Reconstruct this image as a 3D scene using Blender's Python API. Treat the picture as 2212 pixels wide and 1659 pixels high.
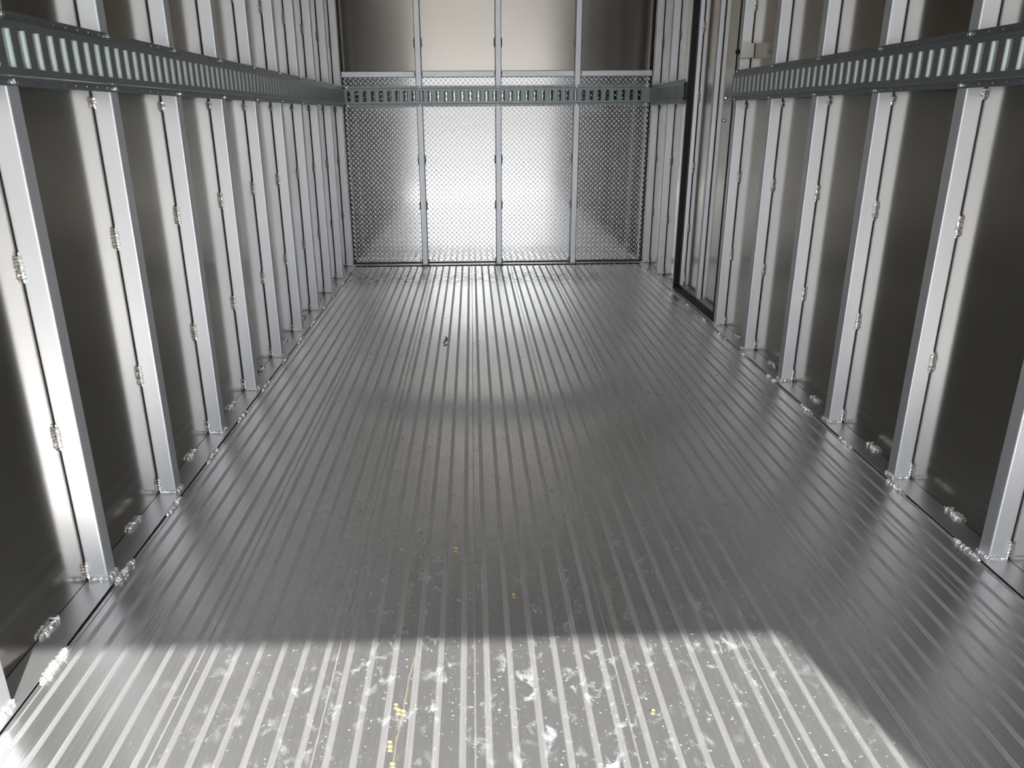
import bpy, math, random
from mathutils import Vector, Matrix
random.seed(7)
for o in list(bpy.data.objects): bpy.data.objects.remove(o)
SC = bpy.context.scene; COL = SC.collection
# ---------------------------------------------------------------- camera
W_, H_ = 2212.0, 1659.0
F_PX, CX, CY = 1741.73, 1070.78, 917.44
PITCH, YAW, ROLL = 0.36688, 0.026126, -0.006816
cam = bpy.data.cameras.new('camera'); camo = bpy.data.objects.new('camera', cam); COL.objects.link(camo)
cam.sensor_fit = 'HORIZONTAL'; cam.sensor_width = 36.0
cam.lens = F_PX / W_ * 36.0
cam.shift_x = (W_/2 - CX) / W_
cam.shift_y = (CY - H_/2) / W_
cam.clip_start = 0.02; cam.clip_end = 500
Fv = Vector((0.02438433, 0.93313022, -0.35871073))
Rv = Vector((0.99957164, -0.02856665, -0.00636312)); Uv = Rv.cross(Fv); Uv.normalize(); Rv = Fv.cross(Uv)
M = Matrix(((Rv.x, Uv.x, -Fv.x, -0.1593), (Rv.y, Uv.y, -Fv.y, 0.0), (Rv.z, Uv.z, -Fv.z, 0.8806), (0, 0, 0, 1)))
camo.matrix_world = M
SC.camera = camo
# ---------------------------------------------------------------- light
wd = bpy.data.worlds.new('sky'); SC.world = wd; wd.use_nodes = True
nt = wd.node_tree; nt.nodes.clear()
out = nt.nodes.new('ShaderNodeOutputWorld'); bg = nt.nodes.new('ShaderNodeBackground')
tc = nt.nodes.new('ShaderNodeTexCoord'); sp_ = nt.nodes.new('ShaderNodeSeparateXYZ'); sky = nt.nodes.new('ShaderNodeValToRGB')
nt.links.new(tc.outputs['Generated'], sp_.inputs[0]); nt.links.new(sp_.outputs[2], sky.inputs[0])
els = sky.color_ramp.elements
els[0].position = 0.0; els[0].color = (0.62, 0.62, 0.62, 1)
els[1].position = 1.0; els[1].color = (0.48, 0.60, 0.82, 1)
e_ = els.new(0.35); e_.color = (1.20, 1.27, 1.42, 1)
e_ = els.new(0.12); e_.color = (1.62, 1.65, 1.70, 1)
e_ = els.new(0.05); e_.color = (0.72, 0.72, 0.73, 1)
nt.links.new(sky.outputs[0], bg.inputs[0]); nt.links.new(bg.outputs[0], out.inputs[0])
bg.inputs[1].default_value = 0.78
sd = bpy.data.lights.new('sun', 'SUN'); so = bpy.data.objects.new('sun', sd); COL.objects.link(so)
sd.energy = 3.9; sd.angle = math.radians(0.6); sd.color = (1.0, 0.985, 0.965)
EL = math.radians(43.0); hv = Vector((-0.262, 1.0, 0)).normalized()
ldir = Vector((hv.x*math.cos(EL), hv.y*math.cos(EL), -math.sin(EL)))
so.rotation_euler = ldir.to_track_quat('-Z', 'Y').to_euler()
vs = SC.view_settings
SC.display_settings.display_device = 'sRGB'
vs.view_transform = 'Standard'; vs.look = 'None'; vs.exposure = 1.20; vs.gamma = 1.0; vs.use_curve_mapping = False

# ---------------------------------------------------------------- dimensions (metres)
XI = 0.9145      # stud inner face
XW = 0.957       # side wall sheet
FZ = -0.005      # top of the floor planks
YL0 = 1.446; YR0 = 1.454; SP = 0.4064
YE = -0.75       # open rear end
YB = 5.161       # inner face of the front-wall studs
YP = 5.203       # front-wall sheet
ZC = 2.02        # ceiling

# ---------------------------------------------------------------- materials
def nodes(name):
    m = bpy.data.materials.new(name); m.use_nodes = True
    t = m.node_tree; b = t.nodes['Principled BSDF']
    return m, t, b
def metal(name, col, rough, aniso=0.0, tan=None, bump=None, mottling=0.0, scale=(1, 1, 1), met=1.0):
    m, t, b = nodes(name)
    b.inputs['Base Color'].default_value = (*col, 1); b.inputs['Metallic'].default_value = met
    b.inputs['Roughness'].default_value = rough; b.inputs['Anisotropic'].default_value = aniso
    if tan:
        c = t.nodes.new('ShaderNodeCombineXYZ')
        for i in range(3): c.inputs[i].default_value = tan[i]
        t.links.new(c.outputs[0], b.inputs['Tangent'])
    if mottling:
        g = t.nodes.new('ShaderNodeNewGeometry'); mp = t.nodes.new('ShaderNodeMapping'); mp.inputs['Scale'].default_value = scale
        n = t.nodes.new('ShaderNodeTexNoise'); n.inputs['Scale'].default_value = 4.0; n.inputs['Detail'].default_value = 6
        r = t.nodes.new('ShaderNodeMapRange'); r.inputs['To Min'].default_value = rough - mottling; r.inputs['To Max'].default_value = rough + mottling
        t.links.new(g.outputs['Position'], mp.inputs[0]); t.links.new(mp.outputs[0], n.inputs['Vector'])
        t.links.new(n.outputs[0], r.inputs[0]); t.links.new(r.outputs[0], b.inputs['Roughness'])
    if bump:
        g = t.nodes.new('ShaderNodeNewGeometry'); mp = t.nodes.new('ShaderNodeMapping'); mp.inputs['Scale'].default_value = bump[0]
        n = t.nodes.new('ShaderNodeTexNoise'); n.inputs['Scale'].default_value = 1.0; n.inputs['Detail'].default_value = bump[3] if len(bump) > 3 else 3
        bp = t.nodes.new('ShaderNodeBump'); bp.inputs['Strength'].default_value = bump[1]; bp.inputs['Distance'].default_value = bump[2]
        t.links.new(g.outputs['Position'], mp.inputs[0]); t.links.new(mp.outputs[0], n.inputs['Vector'])
        t.links.new(n.outputs[0], bp.inputs['Height']); t.links.new(bp.outputs[0], b.inputs['Normal'])
    return m

M_STUD = metal('mill_finish_aluminium', (0.85, 0.87, 0.90), 0.44, mottling=0.05, scale=(6, 6, 1), met=.80)
M_SHEET = metal('rolled_aluminium_sheet', (0.52, 0.495, 0.455), 0.165, 0.3, (0, 0, 1), mottling=0.02, scale=(1, 1, .4))
M_BACK = metal('smooth_front_sheet', (0.46, 0.43, 0.385), 0.20, 0.85, (0, 0, 1), bump=((3.0, 3.0, 1.4), 0.25, 0.010, 0))
M_CEIL = metal('ceiling_sheet', (0.84, 0.83, 0.80), 0.40, 0.3, (1, 0, 0), met=.6)
M_LEDGE = metal('ledge_aluminium', (0.80, 0.80, 0.80), 0.34, 0.3, (1, 0, 0), mottling=0.05, scale=(8, 2, 8), met=.82)
M_RAIL = metal('zinc_coated_steel', (0.31, 0.345, 0.35), 0.38, mottling=0.05, scale=(4, 4, 4), met=.8)
M_LIP = metal('lit_zinc_slot_edge', (0.56, 0.64, 0.60), 0.42, met=.6)  # lighter copy of the rail zinc: daylight caught by slot lips, put into colour
M_BOLT = metal('bright_bolt_zinc', (0.80, 0.84, 0.86), 0.14)
M_WELD = metal('weld_metal', (0.88, 0.87, 0.85), 0.30, met=.7)
def plain(name, col, rough):
    m, t, b = nodes(name); b.inputs['Base Color'].default_value = (*col, 1); b.inputs['Roughness'].default_value = rough
    return m
M_RUBBER = plain('black_rubber', (0.012, 0.012, 0.012), 0.55)
M_LEAF = plain('dry_leaf', (0.45, 0.43, 0.38), 0.5)
M_SEED = plain('yellow_seed', (0.60, 0.45, 0.18), 0.6)
M_STRAW = plain('dry_grass', (0.42, 0.36, 0.24), 0.7)
M_BITUMEN = plain('dark_grit', (0.03, 0.028, 0.025), 0.8)
M_DRAB = plain('white_painted_block', (0.85, 0.83, 0.76), 0.5)

def tread_material():
    m, t, b = nodes('tread_plate_aluminium')
    L = t.links.new
    b.inputs['Base Color'].default_value = (0.63, 0.625, 0.61, 1); b.inputs['Metallic'].default_value = 1.0
    b.inputs['Roughness'].default_value = 0.11
    g = t.nodes.new('ShaderNodeNewGeometry'); s = t.nodes.new('ShaderNodeSeparateXYZ'); L(g.outputs['Position'], s.inputs[0])
    def mth(op, a, c=None):
        n = t.nodes.new('ShaderNodeMath'); n.operation = op
        for i, v in enumerate((a, c)):
            if v is None: continue
            if isinstance(v, (int, float)): n.inputs[i].default_value = v
            else: L(v, n.inputs[i])
        return n.outputs[0]
    P = 0.0205
    def lens(ox, oz, sgn):
        # centred cell coordinates of a square lattice of pitch 2P turned by 45 degrees
        x = mth('SUBTRACT', mth('PINGPONG', mth('ADD', s.outputs[0], 10 + ox), P), P/2)
        return x
    u = mth('DIVIDE', mth('ADD', s.outputs[0], s.outputs[2]), 2*P*0.7071*1.0)
    v = mth('DIVIDE', mth('SUBTRACT', s.outputs[0], s.outputs[2]), 2*P*0.7071*1.0)
    u = mth('ADD', u, 200.0); v = mth('ADD', v, 200.0)
    fu = mth('SUBTRACT', mth('FRACT', u), 0.5); fv = mth('SUBTRACT', mth('FRACT', v), 0.5)
    par = mth('MODULO', mth('ADD', mth('FLOOR', u), mth('FLOOR', v)), 2.0)     # 0 / 1 checker: lozenge along u or v
    a = mth('ADD', mth('MULTIPLY', fu, par), mth('MULTIPLY', fv, mth('SUBTRACT', 1.0, par)))
    c = mth('ADD', mth('MULTIPLY', fv, par), mth('MULTIPLY', fu, mth('SUBTRACT', 1.0, par)))
    d = mth('ADD', mth('POWER', mth('MULTIPLY', a, 2.1), 2.0), mth('POWER', mth('MULTIPLY', c, 5.5), 2.0))
    h = mth('MAXIMUM', mth('SUBTRACT', 1.0, d), 0.0)
    h = mth('SQRT', h)
    bp = t.nodes.new('ShaderNodeBump'); bp.inputs['Strength'].default_value = 1.0; bp.inputs['Distance'].default_value = 0.0009
    L(h, bp.inputs['Height']); L(bp.outputs[0], b.inputs['Normal'])
    return m
M_TREAD = tread_material()

def floor_material(name, met, r0, r1, ani):
    m, t, b = nodes(name)
    L = t.links.new
    b.inputs['Anisotropic'].default_value = ani
    c = t.nodes.new('ShaderNodeCombineXYZ'); c.inputs[0].default_value = 1.0
    L(c.outputs[0], b.inputs['Tangent'])
    g = t.nodes.new('ShaderNodeNewGeometry')
    def noise(scale, sc=(1, 1, 1), detail=4, rough=0.5, dist=0.0):
        mp = t.nodes.new('ShaderNodeMapping'); mp.inputs['Scale'].default_value = sc
        n = t.nodes.new('ShaderNodeTexNoise'); n.inputs['Scale'].default_value = scale; n.inputs['Detail'].default_value = detail
        n.inputs['Roughness'].default_value = rough; n.inputs['Distortion'].default_value = dist
        L(g.outputs['Position'], mp.inputs[0]); L(mp.outputs[0], n.inputs['Vector']); return n.outputs[0]
    def rng(v, a, bb, c_=0.0, d=1.0):
        r = t.nodes.new('ShaderNodeMapRange'); L(v, r.inputs[0])
        for i, x in enumerate((a, bb, c_, d)): r.inputs[i+1].default_value = x
        return r.outputs[0]
    def mul(a, bb, op='MULTIPLY'):
        n = t.nodes.new('ShaderNodeMath'); n.operation = op
        for i, v in enumerate((a, bb)):
            if isinstance(v, (int, float)): n.inputs[i].default_value = v
            else: L(v, n.inputs[i])
        return n.outputs[0]
    s = t.nodes.new('ShaderNodeSeparateXYZ'); L(g.outputs['Position'], s.inputs[0])
    # foot-traffic residue near the rear opening: dried whitish smears in the walked strip
    blot = mul(rng(noise(44, (1, .7, 1), 5, .6, .5), .54, .66), rng(noise(17, (1, 1, 1), 2), .38, .66))
    spots = rng(noise(150, (1, 1, 1), 2, .5), .685, .73)
    walk = mul(rng(s.outputs[1], 2.9, 1.1), rng(noise(3.5, (1, .5, 1), 3), .34, .52))
    across = mul(rng(s.outputs[0], -.75, -.35), rng(s.outputs[0], .62, .25))
    smear = mul(mul(mul(mul(blot, .85), walk), mul(spots, rng(s.outputs[1], 3.4, 1.6, .1, 1)), 'MAXIMUM'), across)
    # black scuffs near the front wall
    grime = mul(rng(noise(30, (1, 2.2, 1), 5, .6, .3), .47, .60), rng(s.outputs[1], 4.35, 4.7))
    band = mul(rng(s.outputs[1], 4.4, 4.6), rng(s.outputs[1], 4.95, 4.72))
    scuff = mul(mul(grime, mul(band, .55, 'ADD')), rng(s.outputs[0], .75, .3))
    specks = rng(noise(62, (1, .8, 1), 2), .705, .73)
    dark = mul(scuff, mul(specks, rng(s.outputs[1], 1.8, 3.2, 0, .8)), 'MAXIMUM')
    # long mill streaks
    streak = noise(1.0, (170, .9, 1), 3)
    colr = t.nodes.new('ShaderNodeMix'); colr.data_type = 'RGBA'; L(rng(streak, .3, .7), colr.inputs[0])
    colr.inputs[6].default_value = (0.84, 0.83, 0.82, 1); colr.inputs[7].default_value = (0.92, 0.915, 0.91, 1)
    c2 = t.nodes.new('ShaderNodeMix'); c2.data_type = 'RGBA'; L(dark, c2.inputs[0]); L(colr.outputs[2], c2.inputs[6]); c2.inputs[7].default_value = (.09, .085, .08, 1)
    c3 = t.nodes.new('ShaderNodeMix'); c3.data_type = 'RGBA'; L(smear, c3.inputs[0]); L(c2.outputs[2], c3.inputs[6]); c3.inputs[7].default_value = (.62, .64, .66, 1)
    L(c3.outputs[2], b.inputs['Base Color'])
    L(mul(met, mul(mul(smear, .75), mul(dark, .6), 'MAXIMUM'), 'SUBTRACT'), b.inputs['Metallic'])
    L(mul(rng(streak, .2, .8, r0, r1), mul(smear, .2), 'ADD'), b.inputs['Roughness'])
    wav = noise(1.0, (420, .25, 1), 2)
    dent = mul(blot, walk)
    bp = t.nodes.new('ShaderNodeBump'); bp.inputs['Strength'].default_value = 1; bp.inputs['Distance'].default_value = .0004
    L(mul(wav, mul(mul(dent, across), .4), 'ADD'), bp.inputs['Height']); L(bp.outputs[0], b.inputs['Normal'])
    return m
M_FLOOR = floor_material('floor_plank_aluminium', .86, .18, .22, 1.0)
M_RIB = floor_material('worn_floor_rib_aluminium', .80, .46, .54, .3)

def ground_material():
    m, t, b = nodes('concrete_yard')
    n = t.nodes.new('ShaderNodeTexNoise'); n.inputs['Scale'].default_value = 3
    r = t.nodes.new('ShaderNodeMix'); r.data_type = 'RGBA'
    t.links.new(n.outputs[0], r.inputs[0]); r.inputs[6].default_value = (.30, .295, .28, 1); r.inputs[7].default_value = (.38, .375, .36, 1)
    t.links.new(r.outputs[2], b.inputs['Base Color']); b.inputs['Roughness'].default_value = .9
    return m

# ---------------------------------------------------------------- mesh helpers
class MB:
    def __init__(s): s.v = []; s.f = []
    def box(s, x0, x1, y0, y1, z0, z1):
        n = len(s.v)
        s.v += [(x, y, z) for z in (z0, z1) for y in (y0, y1) for x in (x0, x1)]
        s.f += [tuple(n+i for i in q) for q in ((0, 2, 3, 1), (4, 5, 7, 6), (0, 1, 5, 4), (2, 6, 7, 3), (0, 4, 6, 2), (1, 3, 7, 5))]
        return s
    def prism(s, pts, a, b, axis):
        """extrude a closed 2-D outline from a to b along axis (0,1,2); outline uses the two other axes in order"""
        n = len(s.v); k = len(pts)
        for t in (a, b):
            for p, q in pts:
                s.v.append((t, p, q) if axis == 0 else (p, t, q) if axis == 1 else (p, q, t))
        for i in range(k):
            j = (i+1) % k; s.f.append((n+i, n+j, n+k+j, n+k+i))
        s.f.append(tuple(n+i for i in range(k))[::-1]); s.f.append(tuple(n+k+i for i in range(k)))
        return s
    def strip(s, pts, a, b):
        """open profile in x,z swept along y"""
        n = len(s.v); k = len(pts)
        for t in (a, b):
            for p, q in pts: s.v.append((p, t, q))
        for i in range(k-1): s.f.append((n+i, n+i+1, n+k+i+1, n+k+i))
        return s
    def tube(s, path, radii, seg=8, squash=1.0, up=Vector((0, 0, 1))):
        n = len(s.v); P = [Vector(p) for p in path]
        for i, p in enumerate(P):
            d = (P[min(i+1, len(P)-1)] - P[max(i-1, 0)]).normalized()
            a = d.cross(up)
            if a.length < 1e-3: a = d.cross(Vector((1, 0, 0)))
            a.normalize(); b = d.cross(a)
            for k in range(seg):
                t = 2*math.pi*k/seg
                s.v.append(tuple(p + a*math.cos(t)*radii[i] + b*math.sin(t)*radii[i]*squash))
        for i in range(len(P)-1):
            for k in range(seg):
                k2 = (k+1) % seg
                s.f.append((n+i*seg+k, n+i*seg+k2, n+(i+1)*seg+k2, n+(i+1)*seg+k))
        s.f.append(tuple(n+k for k in range(seg))[::-1]); e = n+(len(P)-1)*seg; s.f.append(tuple(e+k for k in range(seg)))
        return s
    def mesh(s, name, smooth=False):
        me = bpy.data.meshes.new(name); me.from_pydata(s.v, [], s.f); me.validate(); me.update()
        import bmesh
        bm = bmesh.new(); bm.from_mesh(me); bmesh.ops.recalc_face_normals(bm, faces=bm.faces); bm.to_mesh(me); bm.free()
        if smooth: me.polygons.foreach_set('use_smooth', [True]*len(me.polygons))
        return me
    def build(s, name, mat, parent=None, smooth=False):
        me = s.mesh(name, smooth); me.materials.append(mat)
        return link(name, me, parent)
def link(name, me, parent=None, loc=(0, 0, 0), rot=(0, 0, 0)):
    o = bpy.data.objects.new(name, me); COL.objects.link(o); o.location = loc; o.rotation_euler = rot
    if parent: o.parent = parent
    return o
def empty(name, loc):
    o = bpy.data.objects.new(name, None); COL.objects.link(o); o.location = loc; o.empty_display_size = .05; return o
def tag(o, label, cat, group=None):
    o['label'] = label; o['category'] = cat
    if group: o['group'] = group
    return o
def struct(o): o['kind'] = 'structure'; return o

def weld_mesh(length, r, seed, mat=M_WELD):
    """rippled weld bead along +z from the origin"""
    rr = random.Random(seed); n = max(6, int(length/0.0021)); path = []; rad = []
    for i in range(n+1):
        t = i/n; path.append((rr.uniform(-.0009, .0009), rr.uniform(-.0009, .0009), t*length))
        e = min(1, 4*min(t, 1-t)+.45)
        rad.append(r*e*(1.0, .84, .62)[i % 3]*rr.uniform(.84, 1.16))
    mb = MB().tube(path, rad, 8, up=Vector((0, 1, 0))); me = mb.mesh('weld_bead', False); me.materials.append(mat); return me
WELD_V = [weld_mesh(.052, .0066, 10+i) for i in range(4)]
WELD_S = [weld_mesh(.024, .0062, 20+i) for i in range(3)]
WELD_F = [weld_mesh(.040, .0058, 30+i) for i in range(3)]
WELD_L = [weld_mesh(.095, .0070, 40+i) for i in range(5)]
WELD_M = [weld_mesh(.070, .0062, 50+i) for i in range(4)]
def rnd(l): return random.choice(l)

# ---------------------------------------------------------------- the setting
# floor: extruded planks with six bands of four fine ribs each
def floor_mesh():
    pitch = .2403; seam0 = -.648 - pitch; prof = []
    xe = 0.8985
    def put(x, z):
        if -xe <= x <= xe: prof.append((x, z))
    prof.append((-xe, FZ))
    for k in range(0, 8):
        s0 = seam0 + k*pitch
        put(s0-.0022, FZ); put(s0-.0012, FZ+.0006); put(s0-.0005, FZ-.0018); put(s0+.0005, FZ-.0018); put(s0+.0010, FZ)
        for gi in range(6):
            c = s0 + (gi+.5)*pitch/6
            put(c-.0054, FZ)
            for r in range(4):
                rc = c + (r-1.5)*.0025
                for a in range(7):
                    th = math.pi*(1-a/6); put(rc+.00082*math.cos(th), FZ+.00085*math.sin(th))
            put(c+.0054, FZ)
    prof.append((xe, FZ))
    return MB().strip(prof, YE, 5.112)
fl = floor_mesh()
floor = struct(fl.build('floor', M_FLOOR)); floor.data.materials.append(M_RIB)
for p in floor.data.polygons:
    zz = [floor.data.vertices[i].co.z for i in p.vertices]; xx = [floor.data.vertices[i].co.x for i in p.vertices]
    if max(xx)-min(xx) < .0016 and max(zz) > FZ: p.material_index = 1
sub = MB().box(-XW-.02, XW+.02, YE, YP+.02, -.09, FZ-.004); sub.build('subfloor', M_LEDGE, floor)

def ledge(side, name):
    s = -1 if side == 'left' else 1
    w, e = s*(XW-.001), s*.8985
    pts = [(w, 0), (e+s*.0012, 0), (e, -.0012), (e, -.0046), (w, -.0046)]
    mb = MB()
    if side == 'left': mb.prism(pts, YE, YB-.001, 1)
    else:
        mb.prism(pts, YE, 3.545, 1); mb.prism(pts, 4.285, YB-.001, 1)
        mb.prism([(.9135, 0), (e+.0012, 0), (e, -.0012), (e, -.0046), (.9135, -.0046)], 3.545, 4.285, 1)
    o = struct(mb.build(name, M_LEDGE))
    rr = random.Random(5 if s < 0 else 6)
    starts = [1.13, 1.435, 1.735, 2.05] if s < 0 else [1.455, 1.765, 2.06, 2.345]
    y = starts[-1]+.31
    while y < 5.0: starts.append(y+rr.uniform(-.02, .02)); y += .305
    starts = [starts[0]-.31*i for i in range(1, 6)] + starts
    for y0 in starts:
        link('weld_bead', rnd(WELD_L), o, (s*.8965, y0, -.0035), (-math.pi/2, 0, 0))
    y = 1.245 if s < 0 else 1.62
    while y < 4.9:
        if s < 0 or not (3.45 < y < 4.35):
            link('weld_bead', rnd(WELD_M), o, (s*(XW-.004), y, .002), (-math.pi/2, 0, 0))
        y += SP*(1 if s < 0 else 1)
    return o
ledge('left', 'baseboard_left'); ledge('right', 'baseboard_right')
bb = MB().box(-.956, .956, YB-.045, YP-.0015, -.0046, -.0005)
bo = struct(bb.build('baseboard_front', M_LEDGE))

MB().box(-.956, .956, YP-.004, YP-.0016, -.0004, .005).box(-.897, .897, 5.1125, 5.1155, -.006, -.0010).build('joint_sealant', M_BITUMEN, bo)
# side wall sheets (x = +-XW) and their returns
wl = struct(MB().box(-XW-.02, -XW, YE, YP+.02, -.005, ZC).build('wall_left', M_SHEET))
DY0, DY1, DZ = 3.530, 4.297, 1.88      # side door opening
wr = MB().box(XW, XW+.02, YE, DY0, -.005, ZC).box(XW, XW+.02, DY1, YP+.02, -.005, ZC).box(XW, XW+.02, DY0, DY1, DZ, ZC)
wr = struct(wr.build('wall_right', M_SHEET))
wf = MB().box(-XW, XW, YP, YP+.02, 1.104, ZC)
wf = struct(wf.build('wall_front', M_BACK))
tp = struct(MB().box(-XW, XW, YP-.001, YP+.019, -.018, 1.104).build('tread_plate', M_TREAD, wf)); del tp['kind']
tp['label'] = 'bright raised-lozenge tread plate'
ce = struct(MB().box(-XW-.02, XW+.02, YE, YP+.02, ZC, ZC+.02).build('ceiling', M_CEIL))
# rear opening header and posts (behind the camera, they shape the daylight)
hd = MB().box(-XW-.03, XW+.03, YE-.04, YE, 1.93, 2.06).box(-XW-.03, -.9145, YE-.04, YE, -.09, 1.93).box(.9145, XW+.03, YE-.04, YE, -.09, 1.93)
struct(hd.build('trim_1', M_STUD))
gm = ground_material()
struct(MB().box(-40, 40, -60, YE-.05, -.70, -.62).build('ground', gm))

# ---------------------------------------------------------------- studs
def rounded(x0, x1, y0, y1, r=.0042, n=4):
    pts = []
    for cx_, cy_, a0 in ((x1-r, y1-r, 0), (x0+r, y1-r, 90), (x0+r, y0+r, 180), (x1-r, y0+r, 270)):
        for i in range(n+1):
            a = math.radians(a0+90*i/n); pts.append((cx_+r*math.cos(a), cy_+r*math.sin(a)))
    return pts
def stud_tube_mesh(z1):
    return_mb = MB().prism(rounded(0, .0415, 0, .038), 0, z1, 2)     # x: 0 inner face -> .038 wall, y: 0 camera side
    me = return_mb.mesh('stud_tube'); me.materials.append(M_STUD)
    return me
TUBE_ME = stud_tube_mesh(ZC-.001)
ORD = ['nearest', 'second', 'third', 'fourth', 'fifth', 'sixth', 'seventh', 'eighth', 'ninth', 'tenth', 'eleventh']
def stud(side, y, label, beads=True):
    s = -1 if side == 'left' else 1
    o = tag(empty('wall_stud', (s*XI, y, 0)), label, 'wall stud', 'square aluminium studs on the %s wall' % side)
    t = link('stud_tube', TUBE_ME if s > 0 else TUBE_L, o)
    xo = s*.0385
    for z, kind in ((0.31-.025, 'v'), (.632-.025, 'v'), (.900, 's'), (1.245, 'v'), (1.60, 'v')):
        link('weld_bead', rnd(WELD_V if kind == 'v' else WELD_S), o, (xo, .0005, z + random.uniform(-.006, .006)))
    link('weld_bead', rnd(WELD_F), o, (xo, .0, .002))
    # bead across the foot, along x
    link('weld_bead', rnd(WELD_F), o, (0 if s > 0 else 0, -.001, .0022), (0, s*math.pi/2, 0))
    # bead along the inner foot edge
    link('weld_bead', rnd(WELD_F), o, (-s*.001, .0, .002), (-math.pi/2, 0, 0))
    return o
TUBE_L = MB().prism(rounded(-.0415, 0, 0, .038), 0, ZC-.001, 2).mesh('stud_tube'); TUBE_L.materials.append(M_STUD)
# left wall: index 0 at y 1.446, one more ahead of it whose foot is just in frame
left_desc = {
 -1: 'square aluminium stud at the extreme lower left, only its sunlit foot in frame',
 0: 'square aluminium stud leftmost on the left wall, tallest in view and bright at its foot',
}
for i in range(-5, 10):
    y = YL0+i*SP
    if i in left_desc: lab = left_desc[i]
    elif i < -1: lab = 'square aluminium stud on the left wall, %s from the open rear end, beside the camera' % ORD[i+5]
    elif i == 9: lab = 'square aluminium stud closing the left wall against the tread-plate front wall'
    else: lab = 'square aluminium stud on the left wall, %s counted back from the front wall corner' % ORD[9-i]
    stud('left', y, lab)
for i in range(-5, 10):
    if i in (6, 7): continue
    y = YR0+i*SP
    if i == 0: lab = 'square aluminium stud rightmost on the right wall, cut by the right picture edge'
    elif i < 0: lab = 'square aluminium stud on the right wall, %s from the open rear end, beside the camera' % ORD[i+5]
    elif i == 5: lab = 'square aluminium stud on the right wall holding the white block beside the side door'
    elif i == 8: lab = 'square aluminium stud on the right wall just beyond the black door seal'
    elif i == 9: lab = 'square aluminium stud closing the right wall against the tread-plate front wall'
    else: lab = 'square aluminium stud on the right wall, %s coming nearer from the side door' % ORD[5-i]
    stud('right', y, lab)

# front wall studs and crossbar pieces
def front_stud(x, label):
    o = tag(empty('front_wall_stud', (x, YB, 0)), label, 'wall stud', 'studs on the front wall')
    me = MB().prism(rounded(-.018, .018, 0, .038), 0, ZC-.001, 2).mesh('stud_tube'); me.materials.append(M_STUD)
    link('stud_tube', me, o)
    for sx in (-1, 1):
        for z in (.33, .60, 1.25):
            link('weld_bead', rnd(WELD_V), o, (sx*.0195, .037, z))
        link('weld_bead', rnd(WELD_S), o, (sx*.0195, .032, .001))
        link('weld_bead', rnd(WELD_S), o, (sx*.019, .002, 1.094))
    return o
FX = (-.464, .005, .474)
front_stud(FX[0], 'slim aluminium stud on the front wall, left of the three')
front_stud(FX[1], 'slim aluminium stud down the middle of the front wall')
front_stud(FX[2], 'slim aluminium stud on the front wall, right of the three')
edges = [-.913, FX[0]-.0185, FX[0]+.0185, FX[1]-.0185, FX[1]+.0185, FX[2]-.0185, FX[2]+.0185, .913]
names = ['leftmost', 'second from left', 'second from right', 'rightmost']
for k in range(4):
    a, b_ = edges[2*k], edges[2*k+1]
    me = MB().prism([(yy, zz) for yy, zz in rounded(YB+.002, YP-.002, 1.089, 1.123)], a, b_, 0).mesh('crossbar'); me.materials.append(M_STUD)
    tag(link('crossbar', me), 'short horizontal aluminium crossbar above the tread plate, %s of four' % names[k], 'crossbar', 'crossbars on the front wall')

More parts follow.
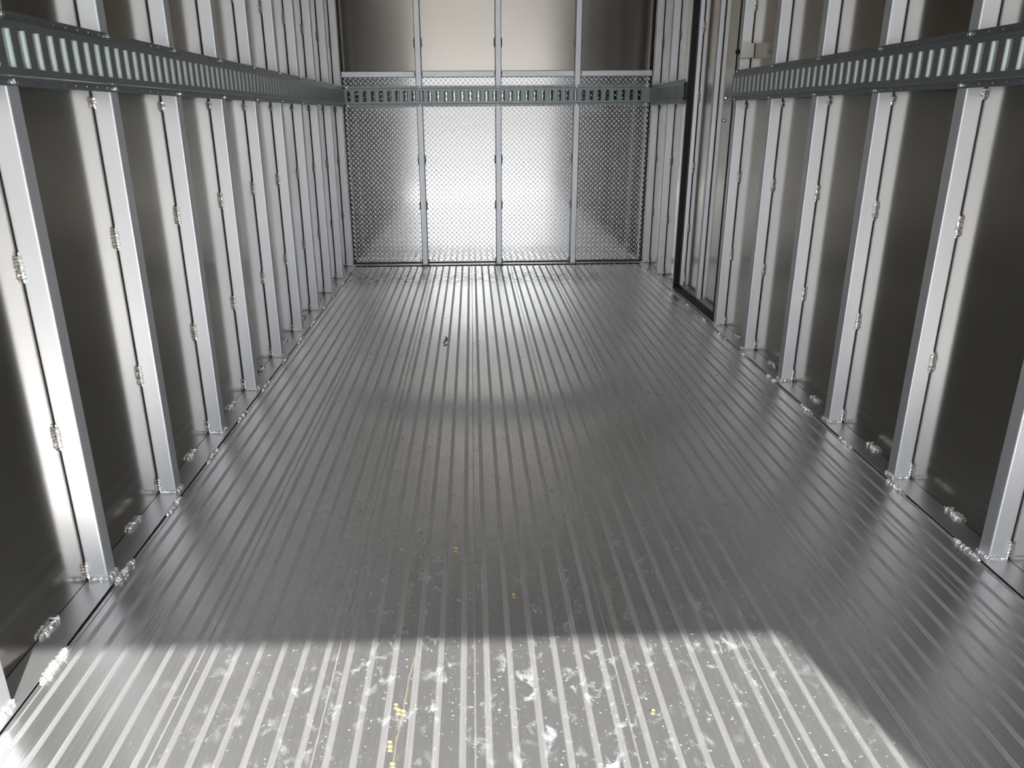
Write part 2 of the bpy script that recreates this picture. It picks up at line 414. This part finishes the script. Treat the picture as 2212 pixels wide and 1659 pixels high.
# ---------------------------------------------------------------- slotted rails
def rail_body(length, pitch, first, slot_w=.0250):
    """perforated hat-section sheet: u along the rail, z up, w out of the wall (towards the room, negative local y)."""
    V = []; Fc = []
    def add(pts, quad=True):
        n = len(V); V.extend(pts); return n
    z = [-.057, -.043, -.0405, .0405, .043, .057]      # flange, bend, web, bend, flange
    wv = [0, 0, .011, .011, 0, 0]
    n = int((length-first)/pitch)+1
    xs = [first + (i-.5)*pitch for i in range(n+1)]
    xs = [max(0, min(length, x)) for x in xs]
    if xs[0] > 0: xs = [0] + xs
    if xs[-1] < length: xs.append(length)
    def quad(a, b_, c, d): 
        k = len(V); V.extend((a, b_, c, d)); Fc.append((k, k+1, k+2, k+3))
    Pt = lambda u, w, zz: (u, -w, zz)
    for i in range(len(xs)-1):
        x0, x1 = xs[i], xs[i+1]; cx_ = (x0+x1)/2; full = (x1-x0) > pitch*.95
        # bends
        for za, wa, zb, wb in ((z[1], wv[1], z[2]-.0, wv[2]), (z[3], wv[3], z[4], wv[4])):
            m0 = ((wa*.35+wb*.65), za*.5+zb*.5)
            quad(Pt(x0, wa, za), Pt(x1, wa, za), Pt(x1, m0[0], m0[1]), Pt(x0, m0[0], m0[1]))
            quad(Pt(x0, m0[0], m0[1]), Pt(x1, m0[0], m0[1]), Pt(x1, wb, zb), Pt(x0, wb, zb))
        # flanges with a hole per cell
        for za, zb in ((z[0], z[1]), (z[4], z[5])):
            if not full: quad(Pt(x0, 0, za), Pt(x1, 0, za), Pt(x1, 0, zb), Pt(x0, 0, zb)); continue
            r = .0024; cz = (za+zb)/2; k = len(V)
            hole = [(cx_+r*math.cos(math.radians(a)), cz+r*math.sin(math.radians(a))) for a in (225, 270, 315, 0, 45, 90, 135, 180)]
            rim = [(x0, za), (cx_, za), (x1, za), (x1, cz), (x1, zb), (cx_, zb), (x0, zb), (x0, cz)]
            for p in hole: V.append(Pt(p[0], 0, p[1]))
            for p in rim: V.append(Pt(p[0], 0, p[1]))
            for j in range(8): Fc.append((k+8+j, k+8+(j+1) % 8, k+(j+1) % 8, k+j))
        # web with slot and inward lips
        w = .011; za, zb = z[2], z[3]
        if not full: quad(Pt(x0, w, za), Pt(x1, w, za), Pt(x1, w, zb), Pt(x0, w, zb)); continue
        sx0, sx1, sz0, sz1 = cx_-slot_w/2, cx_+slot_w/2, -.029, .029
        R = [(x0, za), (x1, za), (x1, zb), (x0, zb)]; S = [(sx0, sz0), (sx1, sz0), (sx1, sz1), (sx0, sz1)]
        for j in range(4):
            j2 = (j+1) % 4
            quad(Pt(R[j][0], w, R[j][1]), Pt(R[j2][0], w, R[j2][1]), Pt(S[j2][0], w, S[j2][1]), Pt(S[j][0], w, S[j][1]))
        # edges of the slot rolled inwards like a funnel
        for sx, sg in ((sx0, 1), (sx1, -1)):
            roll = [(sx, w), (sx+sg*.0016, w-.0016), (sx+sg*.0040, w-.0052), (sx+sg*.0052, w-.0100)]
            for (xa, wa), (xb, wb) in zip(roll, roll[1:]):
                quad(Pt(xa, wa, sz0), Pt(xa, wa, sz1), Pt(xb, wb, sz1), Pt(xb, wb, sz0))
    me = bpy.data.meshes.new('rail_body'); me.from_pydata(V, [], Fc); me.validate()
    import bmesh
    bm = bmesh.new(); bm.from_mesh(me); bmesh.ops.remove_doubles(bm, verts=bm.verts, dist=.0002)
    bmesh.ops.recalc_face_normals(bm, faces=bm.faces)
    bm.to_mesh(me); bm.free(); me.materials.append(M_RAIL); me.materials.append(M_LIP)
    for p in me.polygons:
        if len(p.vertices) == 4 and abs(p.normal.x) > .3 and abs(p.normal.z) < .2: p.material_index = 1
    return me
def bolt_mesh():
    mb = MB()
    path = []; rad = []
    for h, r in ((0, .0070), (.0012, .0070), (.0014, .0056), (.0036, .0052), (.0052, .0038), (.0058, .0015)):
        path.append((0, -h, 0)); rad.append(r)
    mb.tube(path, rad, 12); me = mb.mesh('bolt', False); me.materials.append(M_BOLT); return me
BOLT = bolt_mesh()
ZR = .987
def rail(name_label, loc, rotz, length, first, bolts, pitch=.0478):
    o = tag(empty('slotted_tie_down_rail', loc), name_label, 'tie-down rail', 'slotted rails around the walls')
    o.rotation_euler = (0, 0, rotz)
    b_ = link('rail_body', rail_body(length, pitch, first), o)
    md = b_.modifiers.new('thickness', 'SOLIDIFY'); md.thickness = .0016; md.offset = 0
    for u in bolts:
        for z in (-.050, .050):
            link('bolt', BOLT, o, (u, -.001, z))
    return o
# left: local x -> +y, local -y -> +x (towards room)
T0 = .0018
yl0 = YE+.02
rail('grey-green slotted steel rail bolted along the left wall', (-XI+T0, yl0, ZR), math.pi/2, 5.150-yl0, .03,
     [YL0+i*SP+.019-yl0 for i in range(-5, 10)])
# right: local x -> -y, local -y -> -x
yr1 = 3.517
rail('grey-green slotted steel rail bolted along the right wall, from side door to camera', (XI-T0, yr1, ZR-.002), -math.pi/2, yr1-yl0, .030,
     [yr1-(YR0+i*SP+.019) for i in range(-5, 6)])
rail('short slotted steel rail on the right wall between side door seal and front corner', (XI-T0, 5.150, ZR-.002), -math.pi/2, 5.150-4.33, .030,
     [5.150-(YR0+i*SP+.019) for i in (8, 9)])
rail('grey-green slotted steel rail bolted across the front wall above the tread plate', (-.900, YB-T0, ZR-.001), 0, 1.803, .022,
     [.010, FX[0]+.900, FX[1]+.900, FX[2]+.900, 1.790])

# ---------------------------------------------------------------- side door
door = struct(empty('door_1', (XI, (DY0+DY1)/2, 0)))
def dpart(name, mb, mat, lab=None):
    mb.v = [(x-XI, y-(DY0+DY1)/2, z) for x, y, z in mb.v]
    o = mb.build(name, mat, door)
    if lab: o['label'] = lab
    return o
XS = .962; XD = .938
dpart('door_sheet', MB().box(XS, XS+.02, DY0+.004, DY1-.004, .012, DZ-.004), M_SHEET)
# black seal round the opening
dpart('door_seal', MB().box(XI-.001, XD-.001, DY1-.012, DY1-.002, .0008, DZ).box(XD-.001, XS-.001, DY1-.008, DY1-.002, .0008, DZ)
      .box(XI-.001, XD, DY0+.000, DY0+.010, .0008, DZ).box(XI+.001, XS-.001, DY0+.010, DY1-.012, DZ-.012, DZ)
      .box(XI+.003, XD-.002, DY0+.010, DY1-.012, .0008, .022), M_RUBBER, 'black rubber seal')
dpart('bottom_channel', MB().box(XD, XS-.001, DY0+.014, DY1-.014, .002, .026).box(XD, XD+.003, DY0+.014, DY1-.014, .026, .032), M_STUD)
dpart('door_stud', MB().prism(rounded(XD, XS-.001, DY1-.048, DY1-.016), .027, DZ-.016, 2), M_STUD)
dpart('door_stud', MB().prism(rounded(XD, XS-.001, 3.905, 3.940), .027, DZ-.016, 2), M_STUD)
dpart('door_post', MB().prism(rounded(XI+.002, XW-.001, DY1+.0, DY1+.030), .001, ZC-.001, 2), M_STUD)
for z in (.943, .851):
    dpart('door_bolt', MB().tube([(XS, 3.80, z), (XS-.002, 3.80, z), (XS-.006, 3.80, z), (XS-.009, 3.80, z)], [.009, .009, .0075, .003], 12), M_BOLT)
for z in (1.24, .93, .60, .30, .04):
    link('weld_bead', rnd(WELD_V), door, (XS-.003-XI, DY1-.048-(DY0+DY1)/2, z))

# white block on the stud beside the door
blk = tag(empty('door_stop_block', (XI, 3.47, 1.11)), 'small off-white block fixed to the stud beside the side door, above the rail', 'block')
me = MB().prism(rounded(-.012, .0405, -.022, .010, .0012), -.026, .026, 2).mesh('block'); me.materials.append(M_DRAB); link('block', me, blk)
me = MB().tube([(-.012, -.006, -.004), (-.016, -.006, -.004), (-.024, -.006, -.004), (-.027, -.006, -.004)], [.008, .009, .009, .006], 12).mesh('bumper'); me.materials.append(M_RUBBER)
bmp = link('bumper', me, blk); bmp['label'] = 'round black rubber bumper'

# ---------------------------------------------------------------- litter on the floor
def leaf():
    mb = MB(); n = 9; c = (-.289, 3.269, FZ+.002); V = []
    for i in range(n+1):
        t = i/n; w = .007*math.sin(math.pi*min(1, t*.95+.03))**.7; y = -.036+t*.072; x = .012*math.sin(t*2.4)
        for k, sx in enumerate((-1, 0, 1)): V.append((c[0]+x+sx*w, c[1]+y, c[2]+(.006*abs(sx)+.010*t*t)))
    F = []
    for i in range(n):
        for k in range(2): F.append((i*3+k, i*3+k+1, (i+1)*3+k+1, (i+1)*3+k))
    mb.v = V; mb.f = F; o = mb.build('dry_leaf', M_LEAF); md = o.modifiers.new('t', 'SOLIDIFY'); md.thickness = .0008
    tag(o, 'small curled leaf scrap lying on the floor ahead, left of centre', 'leaf')
leaf()
def seed(x, y, r, label, rise=0):
    x = (x+.1593)*.9855-.1593; y *= .9855; mb = MB(); mb.tube([(x-r, y, FZ+.0012+r*.6), (x-r*.6, y+.0005, FZ+.0012+r*.6), (x, y+.001, FZ+.0012+r*.6), (x+r*.6, y, FZ+.0012+r*.6), (x+r, y, FZ+.0012+r*.6)],
                       [r*.25, r*.7, r*.8, r*.65, r*.2], 7, .8)
    tag(mb.build('yellow_seed', M_SEED, smooth=True), label, 'seed', 'yellow seeds on the floor')
seed(-.297, 1.066, .0035, 'small yellow seed on the sunlit floor, uppermost of the trio by the dry grass strand')
seed(-.292, 1.053, .0040, 'small yellow seed touching the left end of the trio on the sunlit floor')
seed(-.284, 1.050, .0040, 'small yellow seed at the right end of the trio on the sunlit floor')
seed(-.299, .982, .0038, 'upper yellow seed of the stacked pair near the bottom picture edge')
seed(-.298, .972, .0036, 'lower yellow seed of the stacked pair near the bottom picture edge')
seed(-.291, .937, .0042, 'yellow seed lying right at the bottom picture edge')
seed(-.208, 1.571, .0048, 'pale yellow flake in the shaded floor behind the sunlit patch')
seed(-.090, 1.382, .0034, 'yellow seed on the shaded floor near the middle, just beyond the sunlight edge')
seed(.118, 1.038, .0032, 'tiny yellow crumb in sunlight, right of the middle seam')
def strand(name, pts, r, label):
    rr = random.Random(len(pts)*7+int(abs(pts[0][0]*1000))); P = []; pts = [((x+.1593)*.9855-.1593, y*.9855) for x, y in pts]
    for (x0, y0), (x1, y1) in zip(pts, pts[1:]):
        n = 8
        for i in range(n): P.append((x0+(x1-x0)*i/n+rr.uniform(-.0012, .0012), y0+(y1-y0)*i/n, FZ+.0022+rr.uniform(0, .0012)))
    P.append((*pts[-1], FZ+.002))
    tag(MB().tube(P, [r]*len(P), 5).build(name, M_STRAW), label, 'grass', 'dry grass strands on the floor')
strand('dry_grass_strand', [(-.270, 1.62), (-.287, 1.518), (-.292, 1.40), (-.294, 1.31), (-.284, 1.292)], .00065, 'long thin dry grass strand crossing the sunlight edge left of the middle')
strand('dry_grass_strand', [(-.275, 1.190), (-.282, 1.12), (-.284, 1.055), (-.290, .99), (-.291, .93)], .00065, 'thin dry grass strand beside the yellow seeds at the bottom')
strand('dry_grass_strand', [(.070, 1.62), (.090, 1.50), (.112, 1.38), (.100, 1.32), (.104, 1.22)], .00065, 'thin dry grass strand right of the middle, crossing the sunlight edge')
